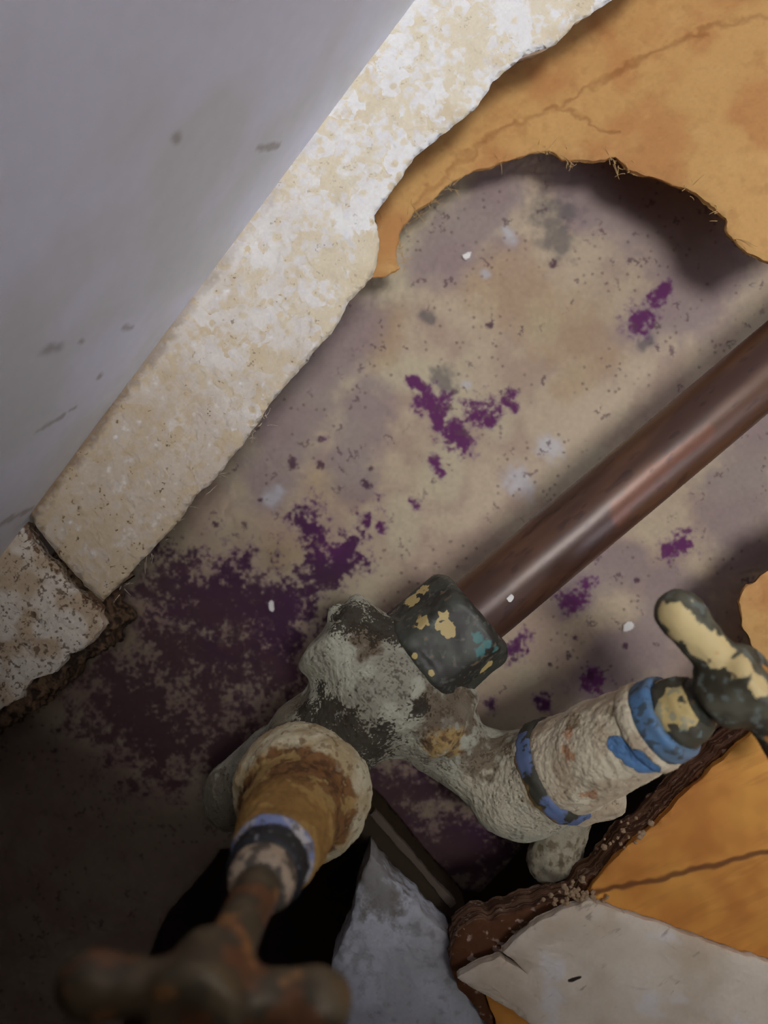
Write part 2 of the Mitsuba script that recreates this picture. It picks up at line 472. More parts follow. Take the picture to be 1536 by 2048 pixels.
def orange_color(p, n, uv):
    w1, w2, w3 = n3(p, 60, 4), n3(p, 300, 3, 2.0), n3(p, 1100, 2, 4.0)
    q = mi.Point3f(p.x + (w2 - .5) * .006, p.y + (n3(p, 240, 3, 7.0) - .5) * .006, p.z)
    c = mix(lin(200, 156, 98), lin(188, 136, 84), smoothstep(.4, .65, w1))
    c = mix(c, lin(208, 166, 108), smoothstep(.55, .8, n3(p, 130, 3, 6.0)) * .6)
    v = dr.minimum(line_field(q, w2, VEINW), dr.minimum(line_field(q, w2, VEIN2) * 1.4, line_field(q, w2, VEIN3) * 1.5))
    c = mix(c, lin(140, 86, 42), smoothstep(.0019, .0, v) * (.1 + .75 * w1))
    c = mix(c, lin(160, 108, 62), smoothstep(.5, .85, w2) * .3)
    return c * (.94 + .12 * w3)


material('orange_mat', orange_color, .9)

CRACK = pixpoly([(1165, 1792), (1240, 1772), (1330, 1752), (1430, 1728), (1540, 1698), (1700, 1640)], .056)


def board_color(p, n, uv):
    w1, w2 = n3(p, 45, 4, 1.0), n3(p, 240, 4, 2.0)
    g = fbm((p.x * .9 + p.y * .43) * 60, (p.y * .9 - p.x * .43) * 420, 3, 4)
    q = mi.Point3f(p.x + (w2 - .5) * .003, p.y + (n3(p, 200, 2, 7.0) - .5) * .003, p.z)
    c = mix(lin(205, 146, 66), lin(182, 118, 50), smoothstep(.35, .65, w1))
    c = mix(c, lin(168, 106, 46), smoothstep(.5, .75, g) * .4)
    c = mix(c, lin(160, 92, 36), smoothstep(.5, .8, n3(p, 90, 3, 12.0)) * .5)
    c = mix(c, lin(92, 48, 20), smoothstep(.0013, .0003, line_field(q, w2, CRACK)) * .85)
    return c * (.94 + .12 * w2)


material('board_mat', board_color, .7)


def core_color(p, n, uv):
    w2, w3 = n3(p, 300, 3), n3(p, 900, 3, 3.0)
    g = fbm(p.x * 90, p.y * 90, p.z * 900, 3)
    c = mix(lin(136, 104, 82), lin(86, 58, 44), smoothstep(.4, .6, g))
    c = mix(c, lin(88, 52, 28), smoothstep(.0515, .0528, p.z) * .8)
    c = mix(c, lin(165, 145, 130), smoothstep(.58, .68, w3) * smoothstep(.45, .6, w2) * .8)
    return c * (.85 + .3 * w3)


material('core_mat', core_color, .9)


# --- white sheets below
def skim_color(p, n, uv):
    w1, w2, w3 = n3(p, 70, 3), n3(p, 340, 4, 2.0), n3(p, 1300, 2, 4.0)
    c = mix(lin(208, 195, 178), lin(190, 173, 152), smoothstep(.35, .65, w1))
    c = mix(c, lin(212, 212, 218), smoothstep(.55, .75, n3(p, 110, 3, 5.0)) * .5)
    s = fbm((p.x * .8 + p.y * .6) * 220, (p.y * .8 - p.x * .6) * 800, 2, 3)
    c = mix(c, lin(122, 105, 92), smoothstep(.70, .82, s) * smoothstep(.5, .65, n3(p, 90, 2, 8.0)) * .5)
    a = pix(.06, (1138, 1959, 1160, 1952, 5))[0]
    c = mix(c, lin(44, 34, 30), smoothstep(.2, .5, 1 - segd(p, a[0], a[1]) / float(a[2]) + (w2 - .5) * 2))
    return c * (.95 + .1 * w3)


material('skim_mat', skim_color, .9, bump=LEDGEBUMP, bscale=.0005)


def chunk_color(p, n, uv):
    w1, w2, w3 = n3(p, 90, 3), n3(p, 420, 4, 2.0), n3(p, 1300, 2, 4.0)
    c = mix(lin(202, 204, 212), lin(182, 182, 186), smoothstep(.35, .65, w1))
    c = mix(c, lin(120, 116, 110), smoothstep(.50, .85, w2 + (n3(p, 60, 2, 9.) - .5) * .5) * .5)
    a = pix(.044, (735, 1720, 770, 1800, 60), (960, 1990, 1080, 2060, 34))
    c = mix(c, lin(110, 100, 84), smoothstep(.0, .7, spots(p, a) + (w2 - .5) * 1.4) * .7)
    return c * (.93 + .14 * w3)


material('chunk_mat', chunk_color, .9, bump=LEDGEBUMP, bscale=.0006)

plain('timber_mat', lin(56, 44, 30), .8)
plain('lip_mat', lin(92, 80, 70), .85)
plain('flake_mat', lin(228, 226, 222), .6)
plain('subfloor_mat', lin(70, 58, 48), .95)
plain('paint_mat', lin(160, 160, 162), .8)
plain('blocker_mat', lin(84, 68, 54), .7)
plain('fibre_mat', lin(196, 164, 112), .9)
plain('fibre_pale_mat', lin(205, 192, 170), .9)
plain('grit_mat', lin(146, 122, 96), .95)
material('mortar_mat', lambda p, n, uv: mix(lin(112, 88, 66), lin(52, 40, 32), smoothstep(.35, .65, n3(p, 420, 4))), .95, bump=LEDGEBUMP, bscale=.002)

# ================================================================ the room
UL, UH, NH, ZH = -1.3, 1.5, 1.9, 2.4
ax3 = (np.r_[U, 0], np.r_[N, 0], [0, 0, 1])


def slab_box(u0, u1, n0, n1, z0, z1):
    return box(R((u0 + u1) / 2, (n0 + n1) / 2, (z0 + z1) / 2), (u1 - u0, n1 - n0, z1 - z0), ax3)


def structure(key, mesh, mat, label, cat, smooth=False):
    add(key, mesh, mat, smooth)
    tag(key, label, cat, kind='structure')


def wall_grid():
    us = np.r_[np.linspace(UL, -.25, 5), np.linspace(-.24, .35, 150), np.linspace(.36, UH, 5)]
    zs = np.r_[np.linspace(-.12, 0, 3), np.linspace(.004, .25, 64), np.linspace(.3, ZH, 5)]
    uu, zz = np.meshgrid(us, zs, indexing='ij')
    v = np.stack([W0[0] + uu * U[0], W0[1] + uu * U[1], zz], -1)
    off = fb(v, 18, 3, 2) * .0006 + fb(v, 200, 3, 4) * .0001
    v[..., 0] += off * N[0]; v[..., 1] += off * N[1]
    a, b = uu.shape
    i = np.arange(a - 1)[:, None] * b + np.arange(b - 1)[None]
    f = np.vstack([np.stack([i, i + 1, i + b + 1], -1).reshape(-1, 3), np.stack([i, i + b + 1, i + b], -1).reshape(-1, 3)])
    front = trimesh.Trimesh(v.reshape(-1, 3), f[:, ::-1] if np.dot(np.cross(v[1, 0] - v[0, 0], v[1, 1] - v[0, 0])[:2], N) < 0 else f, process=False)
    back = slab_box(UL, UH, -.1, -.002, -.12, ZH)
    return trimesh.util.concatenate([front, back])


structure('wall_left', wall_grid(), 'wall_mat', 'smooth light grey painted wall rising beside the pale ledge', 'wall', True)
structure('wall_right', slab_box(UL, UH, NH, NH + .1, -.12, ZH), 'paint_mat', 'plain pale painted wall that holds the window', 'wall')
structure('wall_back', slab_box(UL - .1, UL, -.1, NH + .1, -.12, ZH), 'paint_mat', 'plain pale painted wall beyond the lower tap', 'wall')
wu, wz = WINDOW['u'], WINDOW['z']
structure('wall_front', slab_box(UH, UH + .1, -.1, NH + .1, -.12, ZH), 'paint_mat', 'plain pale painted wall at the end of the room', 'wall')
structure('ceiling', slab_box(UL - .1, UH + .1, -.1, NH + .1, ZH, ZH + .1), 'paint_mat', 'plain white ceiling with a round lamp', 'ceiling')
structure('floor_001', slab_box(UL - .1, UH + .1, -.1, NH + .1, -.16, -.12), 'subfloor_mat', 'dark dusty ground under the stained bed', 'floor')

# window: frosted pane in a frame on the wall across the room
fr = []
n0, n1 = wu
for (a0, a1, b0, b1) in ((n0 - .05, n1 + .05, wz[0] - .05, wz[0]), (n0 - .05, n1 + .05, wz[1], wz[1] + .05), (n0 - .05, n0, wz[0], wz[1]), (n1, n1 + .05, wz[0], wz[1])):
    fr.append((a0, a1, b0, b1))
for k, (a0, a1, b0, b1) in enumerate(fr):
    add('window_1__frame' + ('_%03d' % k if k else ''), slab_box(a0, a1, NH - .03, NH - .001, b0, b1), 'paint_mat', False)
pane = slab_box(n0, n1, NH - .015, NH - .008, wz[0], wz[1])
scene['window_1__pane'] = mikit.ply(pane, 'paint_mat', emitter={'type': 'area', 'radiance': {'type': 'rgb', 'value': list(WINDOW['radiance'])}})
tag('window_1', 'bright frosted daylight window on the far wall', 'window', kind='structure')
lamp = lathe([(.0005, 0), (LAMP['r'] * .8, 0), (LAMP['r'], .02), (LAMP['r'], .05)], R(LAMP['u'], LAMP['n'], ZH - .055), (0, 0, 1), 48, fine=.02)
scene['ceiling_lamp__shade'] = mikit.ply(lamp, 'paint_mat', smooth=40, emitter={'type': 'area', 'radiance': {'type': 'rgb', 'value': list(LAMP['radiance'])}})
add('ceiling_lamp__base', lathe([(.0005, 0), (LAMP['r'] * .5, 0), (LAMP['r'] * .5, .005)], R(LAMP['u'], LAMP['n'], ZH - .0052), (0, 0, 1), 32, fine=.02), 'paint_mat', 40)
tag('ceiling_lamp', 'round white lamp under the ceiling', 'lamp')

# unseen boxes added outside the frame to shade the lower corner and lower half
structure('added_blocker_4', slab_box(UL, .0, .40, .95, -.119, .52), 'blocker_mat', 'added unseen box across from the grey wall that blocks window light', 'added_blocker')
structure('added_blocker_1', slab_box(UL, .045, .0, .39, .60, .74), 'blocker_mat', 'added unseen slab above the lower tap that dims the lower half', 'added_blocker')
structure('added_blocker_2', slab_box(UL, -.071, .0, .178, .20, .599), 'blocker_mat', 'added unseen block under the slab that shades the lower corner', 'added_blocker')
structure('added_blocker_3', slab_box(UL, -.118, .0, .170, .153, .199), 'blocker_mat', 'added unseen low block that deepens the shade in the corner', 'added_blocker')

# ================================================================ the stained bed
bed = pixpoly([(-500, 900), (200, 200), (900, -500), (2300, -500), (2300, 1500), (1500, 1560), (1200, 1560), (1095, 1610), (1040, 1700), (960, 1785), (870, 1778), (760, 1690), (600, 1690), (440, 1700), (330, 1830), (250, 2000), (120, 2500), (-500, 2500)], 0.0)
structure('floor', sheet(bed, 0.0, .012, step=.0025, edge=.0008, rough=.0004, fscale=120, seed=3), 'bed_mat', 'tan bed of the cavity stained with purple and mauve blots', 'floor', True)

# ================================================================ ledge of plaster along the wall
near = lambda q: np.linalg.norm(q) < .26
led = pixpoly([(46, 1016), (813, -16), (1163, -484), (1700, -470), (1480, -260), (1300, -60), (1215, 5), (1150, 45), (1110, 85), (1040, 115), (985, 160), (950, 215), (880, 270), (830, 310), (790, 370), (752, 430), (758, 480), (748, 552),
               (700, 602), (660, 668), (600, 738), (545, 800), (520, 840), (490, 880), (440, 940), (375, 1010), (355, 1040), (290, 1110), (205, 1205), (165, 1165), (112, 1110), (85, 1075)], .042)
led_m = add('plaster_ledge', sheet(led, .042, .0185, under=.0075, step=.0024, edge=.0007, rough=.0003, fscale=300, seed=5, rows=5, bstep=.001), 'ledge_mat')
tag('plaster_ledge', 'long cream and white plaster ledge running along the grey wall', 'plaster ledge')
led2 = pixpoly([(52, 1042), (75, 1085), (105, 1122), (152, 1172), (198, 1212), (205, 1250), (170, 1290), (130, 1315), (110, 1350), (60, 1365), (40, 1400), (0, 1420), (-150, 1520), (-500, 1760), (-640, 1700), (-250, 1330), (0, 1062)], .040)
add('plaster_ledge_001', sheet(led2, .040, .0050, step=.0018, edge=.0012, rough=.0005, fscale=300, seed=8, rows=5, bstep=.001), 'dirty_mat')
tag('plaster_ledge_001', 'short brown-speckled plaster block below the cracked end of the ledge', 'plaster ledge')


def strands(key, mat, centers, length, r, n, label=None, up=.3, bias=None):
    ms = []
    for c in centers:
        for _ in range(n):
            q = np.array(c) + rng.normal(0, .0012, 3) * [1, 1, .3]
            d = rng.normal(0, 1, 3); d[2] = abs(d[2]) * up
            if bias is not None:
                d = d + np.asarray(bias)
            d /= np.linalg.norm(d)
            w = rng.normal(0, .5, 3)
            L = length * rng.uniform(.4, 1.2)
            ms.append(tube([q + d * L * t + w * L * t * t * .6 for t in np.linspace(0, 1, 5)], r * rng.uniform(.6, 1.2), 5))
    add(key, trimesh.util.concatenate(ms), mat)
    labels[key] = {'kind': 'stuff'}
    if label:
        labels[key]['label'] = label


def lumps(key, mat, centers, r0, r1, n, spread, seed=0):
    g = np.random.default_rng(seed)
    ms = []
    for c in centers:
        for _ in range(n):
            m = trimesh.creation.icosphere(subdivisions=2, radius=1.0)
            m.vertices *= 1 + 1.3 * fb(m.vertices + g.uniform(0, 50, 3), 1.9, 2)[:, None]
            m.apply_scale(g.uniform(r0, r1) * np.array([1, 1, .8]))
            m.apply_translation(np.array(c) + g.normal(0, 1, 3) * np.asarray(spread))
            ms.append(m)
    add(key, trimesh.util.concatenate(ms), mat)
    labels[key] = {'kind': 'stuff'}


strands('plaster_ledge__torn_fibre', 'fibre_pale_mat', [P(x, y, .0385) for x, y in ((495, 872), (505, 862), (440, 942), (362, 1025), (350, 1042), (370, 1008), (300, 1102), (280, 1122), (520, 838), (410, 975), (325, 1075), (240, 1170))], .0028, .00010, 6, 'pale torn fibres along the broken lip')
mo = pixpoly([(90, 1110), (205, 1205), (228, 1225), (226, 1262), (205, 1300), (170, 1330), (130, 1352), (105, 1390), (60, 1402), (30, 1435), (0, 1450), (-200, 1590), (-500, 1790), (-400, 1500), (0, 1150)], .036)
add('plaster_ledge_001__mortar', sheet(mo, .0345, .020, step=.0016, edge=.0024, rough=.0020, fscale=420, seed=61, rows=8, bstep=.0008), 'mortar_mat')
labels['plaster_ledge_001__mortar'] = {'label': 'crumbling dark brown mortar rim'}

# ================================================================ torn orange fibre sheet
hole = [(735, 560), (790, 542), (800, 535), (795, 500), (800, 470), (830, 430), (870, 395), (905, 365), (945, 340), (1000, 318), (1050, 308), (1100, 300), (1140, 322), (1185, 328), (1230, 320), (1265, 342), (1310, 350), (1380, 375), (1425, 400), (1455, 435), (1470, 470), (1500, 500),
        (1545, 522), (1700, 430), (1900, 240), (2060, 170), (2220, 420), (2000, 800), (1800, 980), (1600, 1090), (1510, 1170), (1482, 1205), (1490, 1250), (1540, 1330), (1640, 1440), (1800, 1600), (3300, 1500), (3300, -900), (1500, -900), (1200, -420), (980, -40), (860, 150), (740, 330), (700, 480)]
shp = pixpoly(hole, zsheet)
sheet_m = add('fibre_sheet', sheet(shp, zsheet, .0022, step=.003, edge=.0015, rough=.0004, fscale=200, seed=21, rows=3, bstep=.0012, keep=near), 'orange_mat')
tag('fibre_sheet', 'torn orange-tan fibre sheet with a ragged hole around the copper pipe', 'fibre sheet')
strands('fibre_sheet__torn_fibre', 'fibre_mat', [np.r_[q, zsheet(*q) - .001] for q in pixpoly([(800, 490), (812, 450), (830, 432), (860, 402), (905, 368), (1000, 318), (1095, 302), (1140, 322), (1230, 322), (1262, 342), (1380, 377), (1440, 420), (1475, 480), (800, 530), (765, 450)], zsheet)], .0040, .00013, 8, 'thin loose fibres on the torn rim')

# ================================================================ boards and plaster by the lower hole
bd = [(1640, 1335), (1545, 1415), (1450, 1500), (1350, 1590), (1300, 1640), (1250, 1682), (1180, 1760), (1150, 1795), (1100, 1810), (1030, 1825), (950, 1845), (905, 1872), (900, 1930), (1000, 2100), (1300, 2600), (3000, 2600), (3000, 900), (1900, 1120)]
core_p = pixpoly(bd, .053)
top_p = pixpoly([(x + 8, y + 10) for x, y in bd[:8]] + [(1180, 1822), (1140, 1850), (1090, 1888), (1040, 1935), (970, 1985)] + bd[13:], .056)
add('wood_panel__core', sheet(core_p, .0533, .012, step=.004, edge=.0012, rough=.0002, fscale=350, seed=31, rows=6, bstep=.001, keep=near), 'core_mat')
labels['wood_panel__core'] = {'label': 'dark splintered broken edge'}
add('wood_panel__face', sheet(top_p, .0565, .003, step=.003, edge=.0007, rough=.00015, fscale=250, seed=33, rows=3, bstep=.001, keep=near), 'board_mat')
labels['wood_panel__face'] = {'label': 'orange-brown face with one dark crack'}
tag('wood_panel', 'orange-brown wooden panel with a dark crack beside the blue-ringed tap', 'panel')
lumps('wood_panel__grit', 'grit_mat', [P(x, y, .0575) for x, y in ((1140, 1795), (1160, 1790), (1180, 1800), (1200, 1806), (1125, 1800), (1150, 1775), (1235, 1690), (1270, 1665))], .0003, .0009, 9, (.0022, .0016, .0004), 9)
sk = pixpoly([(918, 1958), (955, 1937), (990, 1921), (1002, 1918), (1030, 1936), (1058, 1952), (1034, 1926), (1006, 1907), (1040, 1875), (1078, 1845), (1130, 1822), (1180, 1803), (1240, 1825), (1300, 1845), (1400, 1880), (1545, 1932), (2900, 2400), (2900, 2700), (1500, 2700), (1300, 2300), (1075, 2062), (1000, 2008)], .0605)
add('plaster_sheet', sheet(sk, .0605, .0036, step=.0025, edge=.0005, rough=.00025, fscale=300, seed=41, rows=3, bstep=.0008, keep=near), 'skim_mat')
tag('plaster_sheet', 'warm white plaster sheet with a split corner lying on the orange panel', 'plaster sheet')
ch = pixpoly([(740, 1708), (770, 1745), (800, 1780), (850, 1830), (890, 1870), (925, 1925), (950, 1985), (1010, 2030), (1200, 2250), (1300, 2700), (500, 2700), (600, 2300), (690, 2060), (664, 1975), (666, 1930), (690, 1880), (708, 1830), (716, 1770)], .0445)
add('plaster_sheet_001', sheet(ch, .0445, .013, step=.002, edge=.0009, rough=.0004, fscale=300, seed=45, rows=5, bstep=.0009, keep=near), 'chunk_mat')
tag('plaster_sheet_001', 'bluish white broken plaster piece with a pointed tip beside the dark tap handle', 'plaster sheet')

# dark batten along the lower hole
ba, bb = P(690, 1560, .026), P(930, 1840, .026)
bd_ = (bb - ba) / np.linalg.norm(bb - ba); bn = np.array([bd_[1], -bd_[0], 0])


def rough_bar(a, b, w, h, z, seed, amp=.0005):
    d = (b - a)[:2]; L = np.linalg.norm(d); d /= L; nn = np.array([d[1], -d[0]])
    o = [a[:2] + nn * w / 2, b[:2] + nn * w / 2, b[:2] - nn * w / 2, a[:2] - nn * w / 2]
    return sheet(np.array(o), z, h, step=.002, edge=amp, rough=amp * .6, fscale=300, seed=seed, rows=4)


add('timber_batten__strip', rough_bar(P(690, 1590, .026), P(915, 1850, .026), .0085, .022, .030, 51), 'timber_mat')
sh = (-bn if bn[0] < 0 else bn)
add('timber_batten__lip', rough_bar(P(745, 1620, .03) , P(905, 1805, .03), .0022, .003, .0325, 53), 'lip_mat')
labels['timber_batten__lip'] = {'label': 'thin paler lip'}
tag('timber_batten', 'dark brown timber batten edging the purple-stained hole', 'batten')

# ================================================================ copper pipe
pz = .040
pa, pb = P(880, 1285, pz), P(1536, 733, pz)
pd = (pb - pa) / np.linalg.norm(pb - pa)
RUST = [(P(1330, 930, pz + .01), P(1240, 1010, pz + .01), .004), (P(1420, 860, pz + .01), P(1330, 930, pz + .01), .003), (P(1230, 1020, pz), P(1215, 1035, pz), .003)]


def copper_color(p, n, uv):
    s = p.x * float(pd[0]) + p.y * float(pd[1]); t = p.x * float(-pd[1]) + p.y * float(pd[0])
    w1 = fbm(s * 45, t * 160, p.z * 160, 3); w2 = fbm(s * 160 + 3, t * 420, p.z * 420, 3)
    c = mix(lin(94, 64, 46), lin(74, 50, 40), smoothstep(.35, .65, w1))
    c = mix(c, lin(114, 68, 45), smoothstep(.0, .7, spots(p, RUST) + (w2 - .5) * 1.6) * .85)
    c = mix(c, lin(56, 36, 34), smoothstep(.6, .75, w2) * .5)
    return c


material('copper_mat', copper_color, .36, .15, .55)
add('copper_pipe', lathe([(.0109, 0), (.0110, .002), (.0110, .218), (.0109, .22)], pa, pd, 96, .00006, 120, 3, .002), 'copper_mat')
tag('copper_pipe', 'dull brown copper pipe running into the hexagonal nut', 'pipe')

# ================================================================ fitting: crusted body, union nut, tail
G = np.array([.0440, -.0851, .0400])
D = np.array([.043, .038, .040]); D /= np.linalg.norm(D)
bz = .040


def body_sdf(p):
    d = cone(p, P(850, 1310, bz), P(640, 1487, bz), .0145, .0150)                          # along the pipe
    x = cyl(p, P(652, 1255, bz), P(905, 1462, bz), .0150, .003)                            # across
    d = smin(d, x, .006)
    d = smin(d, cone(p, P(760, 1370, bz + .002), P(740, 1400, bz), .0165, .0165), .006)
    d = smin(d, cone(p, P(640, 1490, .038), P(590, 1530, .034), .0155, .0150), .006)
    d = smin(d, cone(p, P(560, 1545, .030), P(470, 1590, .028), .0150, .0110), .004)
    d = smin(d, cone(p, P(905, 1462, .042), P(895, 1480, .042), .0095, .0085), .003)        # boss
    d = smin(d, cone(p, P(905, 1500, .036), P(1010, 1555, .038), .0110, .0125), .005)       # neck
    d = smin(d, cone(p, G - D * .002, G + D * .010, .0165, .0152), .006)                    # globe
    # ridges at the capped end
    a = P(655, 1240, bz); ax = P(905, 1462, bz) - a; ax /= np.linalg.norm(ax)
    for k in range(3):
        c = P(675 + 45 * k, 1228 + 14 * k, bz + .004)
        d = smin(d, cone(p, c, c + ax * .007 + [0, 0, .004], .0030, .0024), .003)
    d = d + fb(p, 120, 2, 3) * .0026 + fb(p, 700, 2, 6) * .0005
    return d


body = field((-.062, -.125, .006), (.075, -.02, .066), .00085, body_sdf)
parts = body.split(only_watertight=False)
body = max(parts, key=lambda m: len(m.faces))


def H(mesh, *lst):
    out = []
    for px, py, r in lst:
        q = hit(mesh, px, py)
        if q is not None:
            out.append((q, r / 1000))
    return out


GRIME = H(body, (700, 1225, 8), (760, 1240, 9), (790, 1260, 6), (640, 1220, 4), (690, 1480, 9), (650, 1430, 8), (740, 1500, 9), (720, 1550, 10), (700, 1440, 4), (840, 1420, 4), (730, 1590, 9), (610, 1420, 4), (640, 1380, 3), (760, 1470, 5), (560, 1470, 3))
BROWN = H(body, (880, 1420, 9), (930, 1420, 9), (905, 1400, 7), (740, 1290, 6), (960, 1520, 7), (930, 1400, 7), (1000, 1490, 6), (720, 1270, 5))
YELLOW = H(body, (880, 1490, 5.5), (910, 1475, 5), (870, 1500, 5), (905, 1500, 4), (1085, 1480, 5), (1075, 1590, 5), (1100, 1470, 4))
DIM = H(body, (560, 1430, 9), (590, 1410, 8), (430, 1600, 12), (450, 1640, 12))
CREAM = H(body, (1040, 1560, 16), (1000, 1620, 12), (960, 1560, 10), (1090, 1640, 12), (1060, 1500, 8))


def body_color(p, n, uv):
    w1, w2, w3 = n3(p, 140, 3), n3(p, 480, 3, 3.0), n3(p, 2000, 2, 6.0)
    c = mix(lin(176, 174, 156), lin(152, 148, 132), smoothstep(.4, .65, w1))
    c = mix(c, lin(196, 188, 164), smoothstep(.0, .5, balls(p, CREAM) + (w2 - .5)) * .9)
    c = mix(c, lin(88, 66, 44), smoothstep(-.1, .5, balls(p, BROWN) + (w2 - .5) * 1.6) * .75)
    c = mix(c, mix(lin(170, 138, 80), lin(110, 82, 50), smoothstep(.45, .62, w2)), smoothstep(.0, .45, balls(p, YELLOW) + (w2 - .5) * 1.6) * .85)
    c = mix(c, lin(112, 102, 84), smoothstep(.0, .5, balls(p, DIM) + (w2 - .5)) * .8)
    g = balls(p, GRIME) + (w2 - .5) * 1.5 + (w3 - .5) * 1.8
    c = mix(c, lin(46, 40, 32), smoothstep(-.05, .35, g) * .92)
    c = mix(c, lin(70, 58, 46), smoothstep(.56, .72, w3 * .65 + w2 * .35 + (w1 - .5) * .3) * .7)
    return c * (.85 + .3 * w3)


material('crust_mat', body_color, .92, bump=lambda p, n, uv: n3(p, 900, 3), bscale=.0012)
add('pipe_fitting__body', body, 'crust_mat')
labels['pipe_fitting__body'] = {'label': 'grey crusted body with black grime'}

# union nut: hexagon with chamfered ends
x, y, a = frame_of(pd)
x = np.array([-pd[1], pd[0], 0]); y = np.array([0, 0, 1.0])
nc = P(860, 1302, pz)


def nut_sdf(p):
    q = p - nc
    t, u, w = q @ pd, q @ x, q @ y
    ang = math.radians(-4)
    u, w = u * math.cos(ang) + w * math.sin(ang), -u * math.sin(ang) + w * math.cos(ang)
    hexd = np.maximum.reduce([abs(u * math.cos(k) + w * math.sin(k)) for k in (math.pi / 6, math.pi / 2, 5 * math.pi / 6)]) - .0157
    rr = np.hypot(u, w)
    k = .0012
    d = -smin(-hexd, -(rr - .0177), k)
    d = -smin(-d, -(rr + (t - .0165) * 1.1 - .0176), k)       # slope towards the pipe
    d = -smin(-d, -(abs(t - .0075) - .0120), k)
    d = -smin(-d, -(rr - (t + .010) * 2 - .0150), k)
    ring = cyl(p, nc - pd * .0045, nc - pd * .0010, .0168, .001)
    d = smin(d, ring, .0008)
    return d + fb(p, 220, 2, 3) * .0007 + fb(p, 900, 2, 8) * .0002


nut = field(nc - [.028, .028, .022], nc + [.034, .034, .022], .0007, nut_sdf)
CHIP = H(nut, (845, 1243, 2.4), (886, 1232, 2.4), (892, 1252, 3.0), (898, 1266, 2.0), (968, 1338, 2.0), (978, 1328, 1.8), (825, 1200, 3.4), (845, 1180, 2.6), (830, 1312, 1.0), (862, 1345, 1.2))
TURQ = H(nut, (962, 1302, 2.0), (990, 1300, 1.6), (955, 1275, 2.2), (975, 1290, 2.0))


def nut_color(p, n, uv):
    w1, w2, w3 = n3(p, 200, 3), n3(p, 600, 3, 3.0), n3(p, 1800, 2, 6.0)
    c = mix(lin(66, 68, 60), lin(50, 48, 42), smoothstep(.4, .6, w1))
    c = mix(c, lin(88, 92, 84), smoothstep(.58, .7, w2) * .6)
    c = mix(c, lin(74, 126, 124), smoothstep(.1, .5, balls(p, TURQ) + (w2 - .5) * 1.6) * .8)
    c = mix(c, lin(190, 168, 112), smoothstep(.18, .24, balls(p, CHIP) + (w2 - .5) * 1.5))
    c = mix(c, lin(128, 92, 52), smoothstep(.70, .76, w2) * .6)
    return c


material('nut_mat', nut_color, .5, 0.0, .45)
add('pipe_fitting__union_nut', nut, 'nut_mat')
labels['pipe_fitting__union_nut'] = {'label': 'dark hexagonal nut with chipped cream and turquoise paint'}

# tail below the globe
tail = lathe([(.0005, -.002), (.0058, -.0015), (.0076, .001), (.0082, .005), (.0080, .010), (.0076, .020), (.0076, .022)], P(1098, 1745, .034), P(1135, 1630, .036) - P(1098, 1745, .034), 64, .0009, 350, 5)


def tail_color(p, n, uv):
    w2, w3 = n3(p, 500, 3), n3(p, 1600, 2, 3.0)
    return mix(lin(176, 168, 146), lin(128, 116, 92), smoothstep(.45, .65, w2)) * (.85 + .3 * w3)


material('tail_mat', tail_color, .9)
add('pipe_fitting__tail_pipe', tail, 'tail_mat')
labels['pipe_fitting__tail_pipe'] = {'label': 'short rounded off-white stub'}
tag('pipe_fitting', 'grey crusted cross-shaped pipe fitting between the copper pipe and two taps', 'pipe fitting')

# ================================================================ lower tap (upright, nearest the camera)
A0 = np.array([-.0232, -.0822, .043]); A1 = np.array([-.0307, -.0851, .140])
AD = (A1 - A0) / np.linalg.norm(A1 - A0)
mm = lambda pr: [(r / 1000, h / 1000) for r, h in pr]
bon = lathe(mm([(17, -4), (18.5, 0), (20.0, 5), (20.4, 11), (19.8, 15), (18.6, 17.5), (16.5, 19.3), (15.2, 20.0), (14.4, 21.0), (14.0, 25), (13.2, 32), (11.9, 42), (10.5, 49), (3, 50)]), A0, AD, 180, .0011, 260, 7)


def bonnet_color(p, n, uv):
    w1, w2, w3 = n3(p, 150, 3), n3(p, 500, 3, 3.0), n3(p, 1800, 2, 6.0)
    q = mi.Point3f(p.x - float(A0[0]), p.y - float(A0[1]), p.z - float(A0[2]))
    h = q.x * float(AD[0]) + q.y * float(AD[1]) + q.z * float(AD[2])
    rr = dr.sqrt(dr.maximum(dr.squared_norm(q) - h * h, 0))
    c = mix(lin(204, 192, 160), lin(182, 162, 124), smoothstep(.4, .65, w1))
    c = mix(c, lin(120, 84, 50), smoothstep(.60, .70, w2) * .6)
    inner = smoothstep(.0174, .0158, rr + (w2 - .5) * .004) * smoothstep(.012, .018, h)
    oc = mix(lin(132, 94, 58), lin(98, 68, 44), smoothstep(.4, .6, w2))
    oc = mix(oc, lin(182, 152, 96), smoothstep(.56, .66, w1 + (w2 - .5) * .5) * .7)
    oc = mix(oc, lin(176, 138, 74), smoothstep(.028, .040, h) * .5)
    c = mix(c, oc, inner)
    return c * (.88 + .24 * w3)


material('bonnet_mat', bonnet_color, .85, bump=lambda p, n, uv: n3(p, 700, 3), bscale=.0012)
add('stop_tap__bonnet', bon, 'bonnet_mat')
labels['stop_tap__bonnet'] = {'label': 'cream rounded bonnet with ochre inside'}
ring1 = lathe(mm([(6, 47.5), (9.6, 47.5), (10.1, 48.5), (10.2, 50.5), (9.4, 51.6), (9.1, 53), (9.4, 54.5), (9.2, 58), (8.4, 59), (5, 59.1)]), A0, AD, 96, .0004, 400, 9)


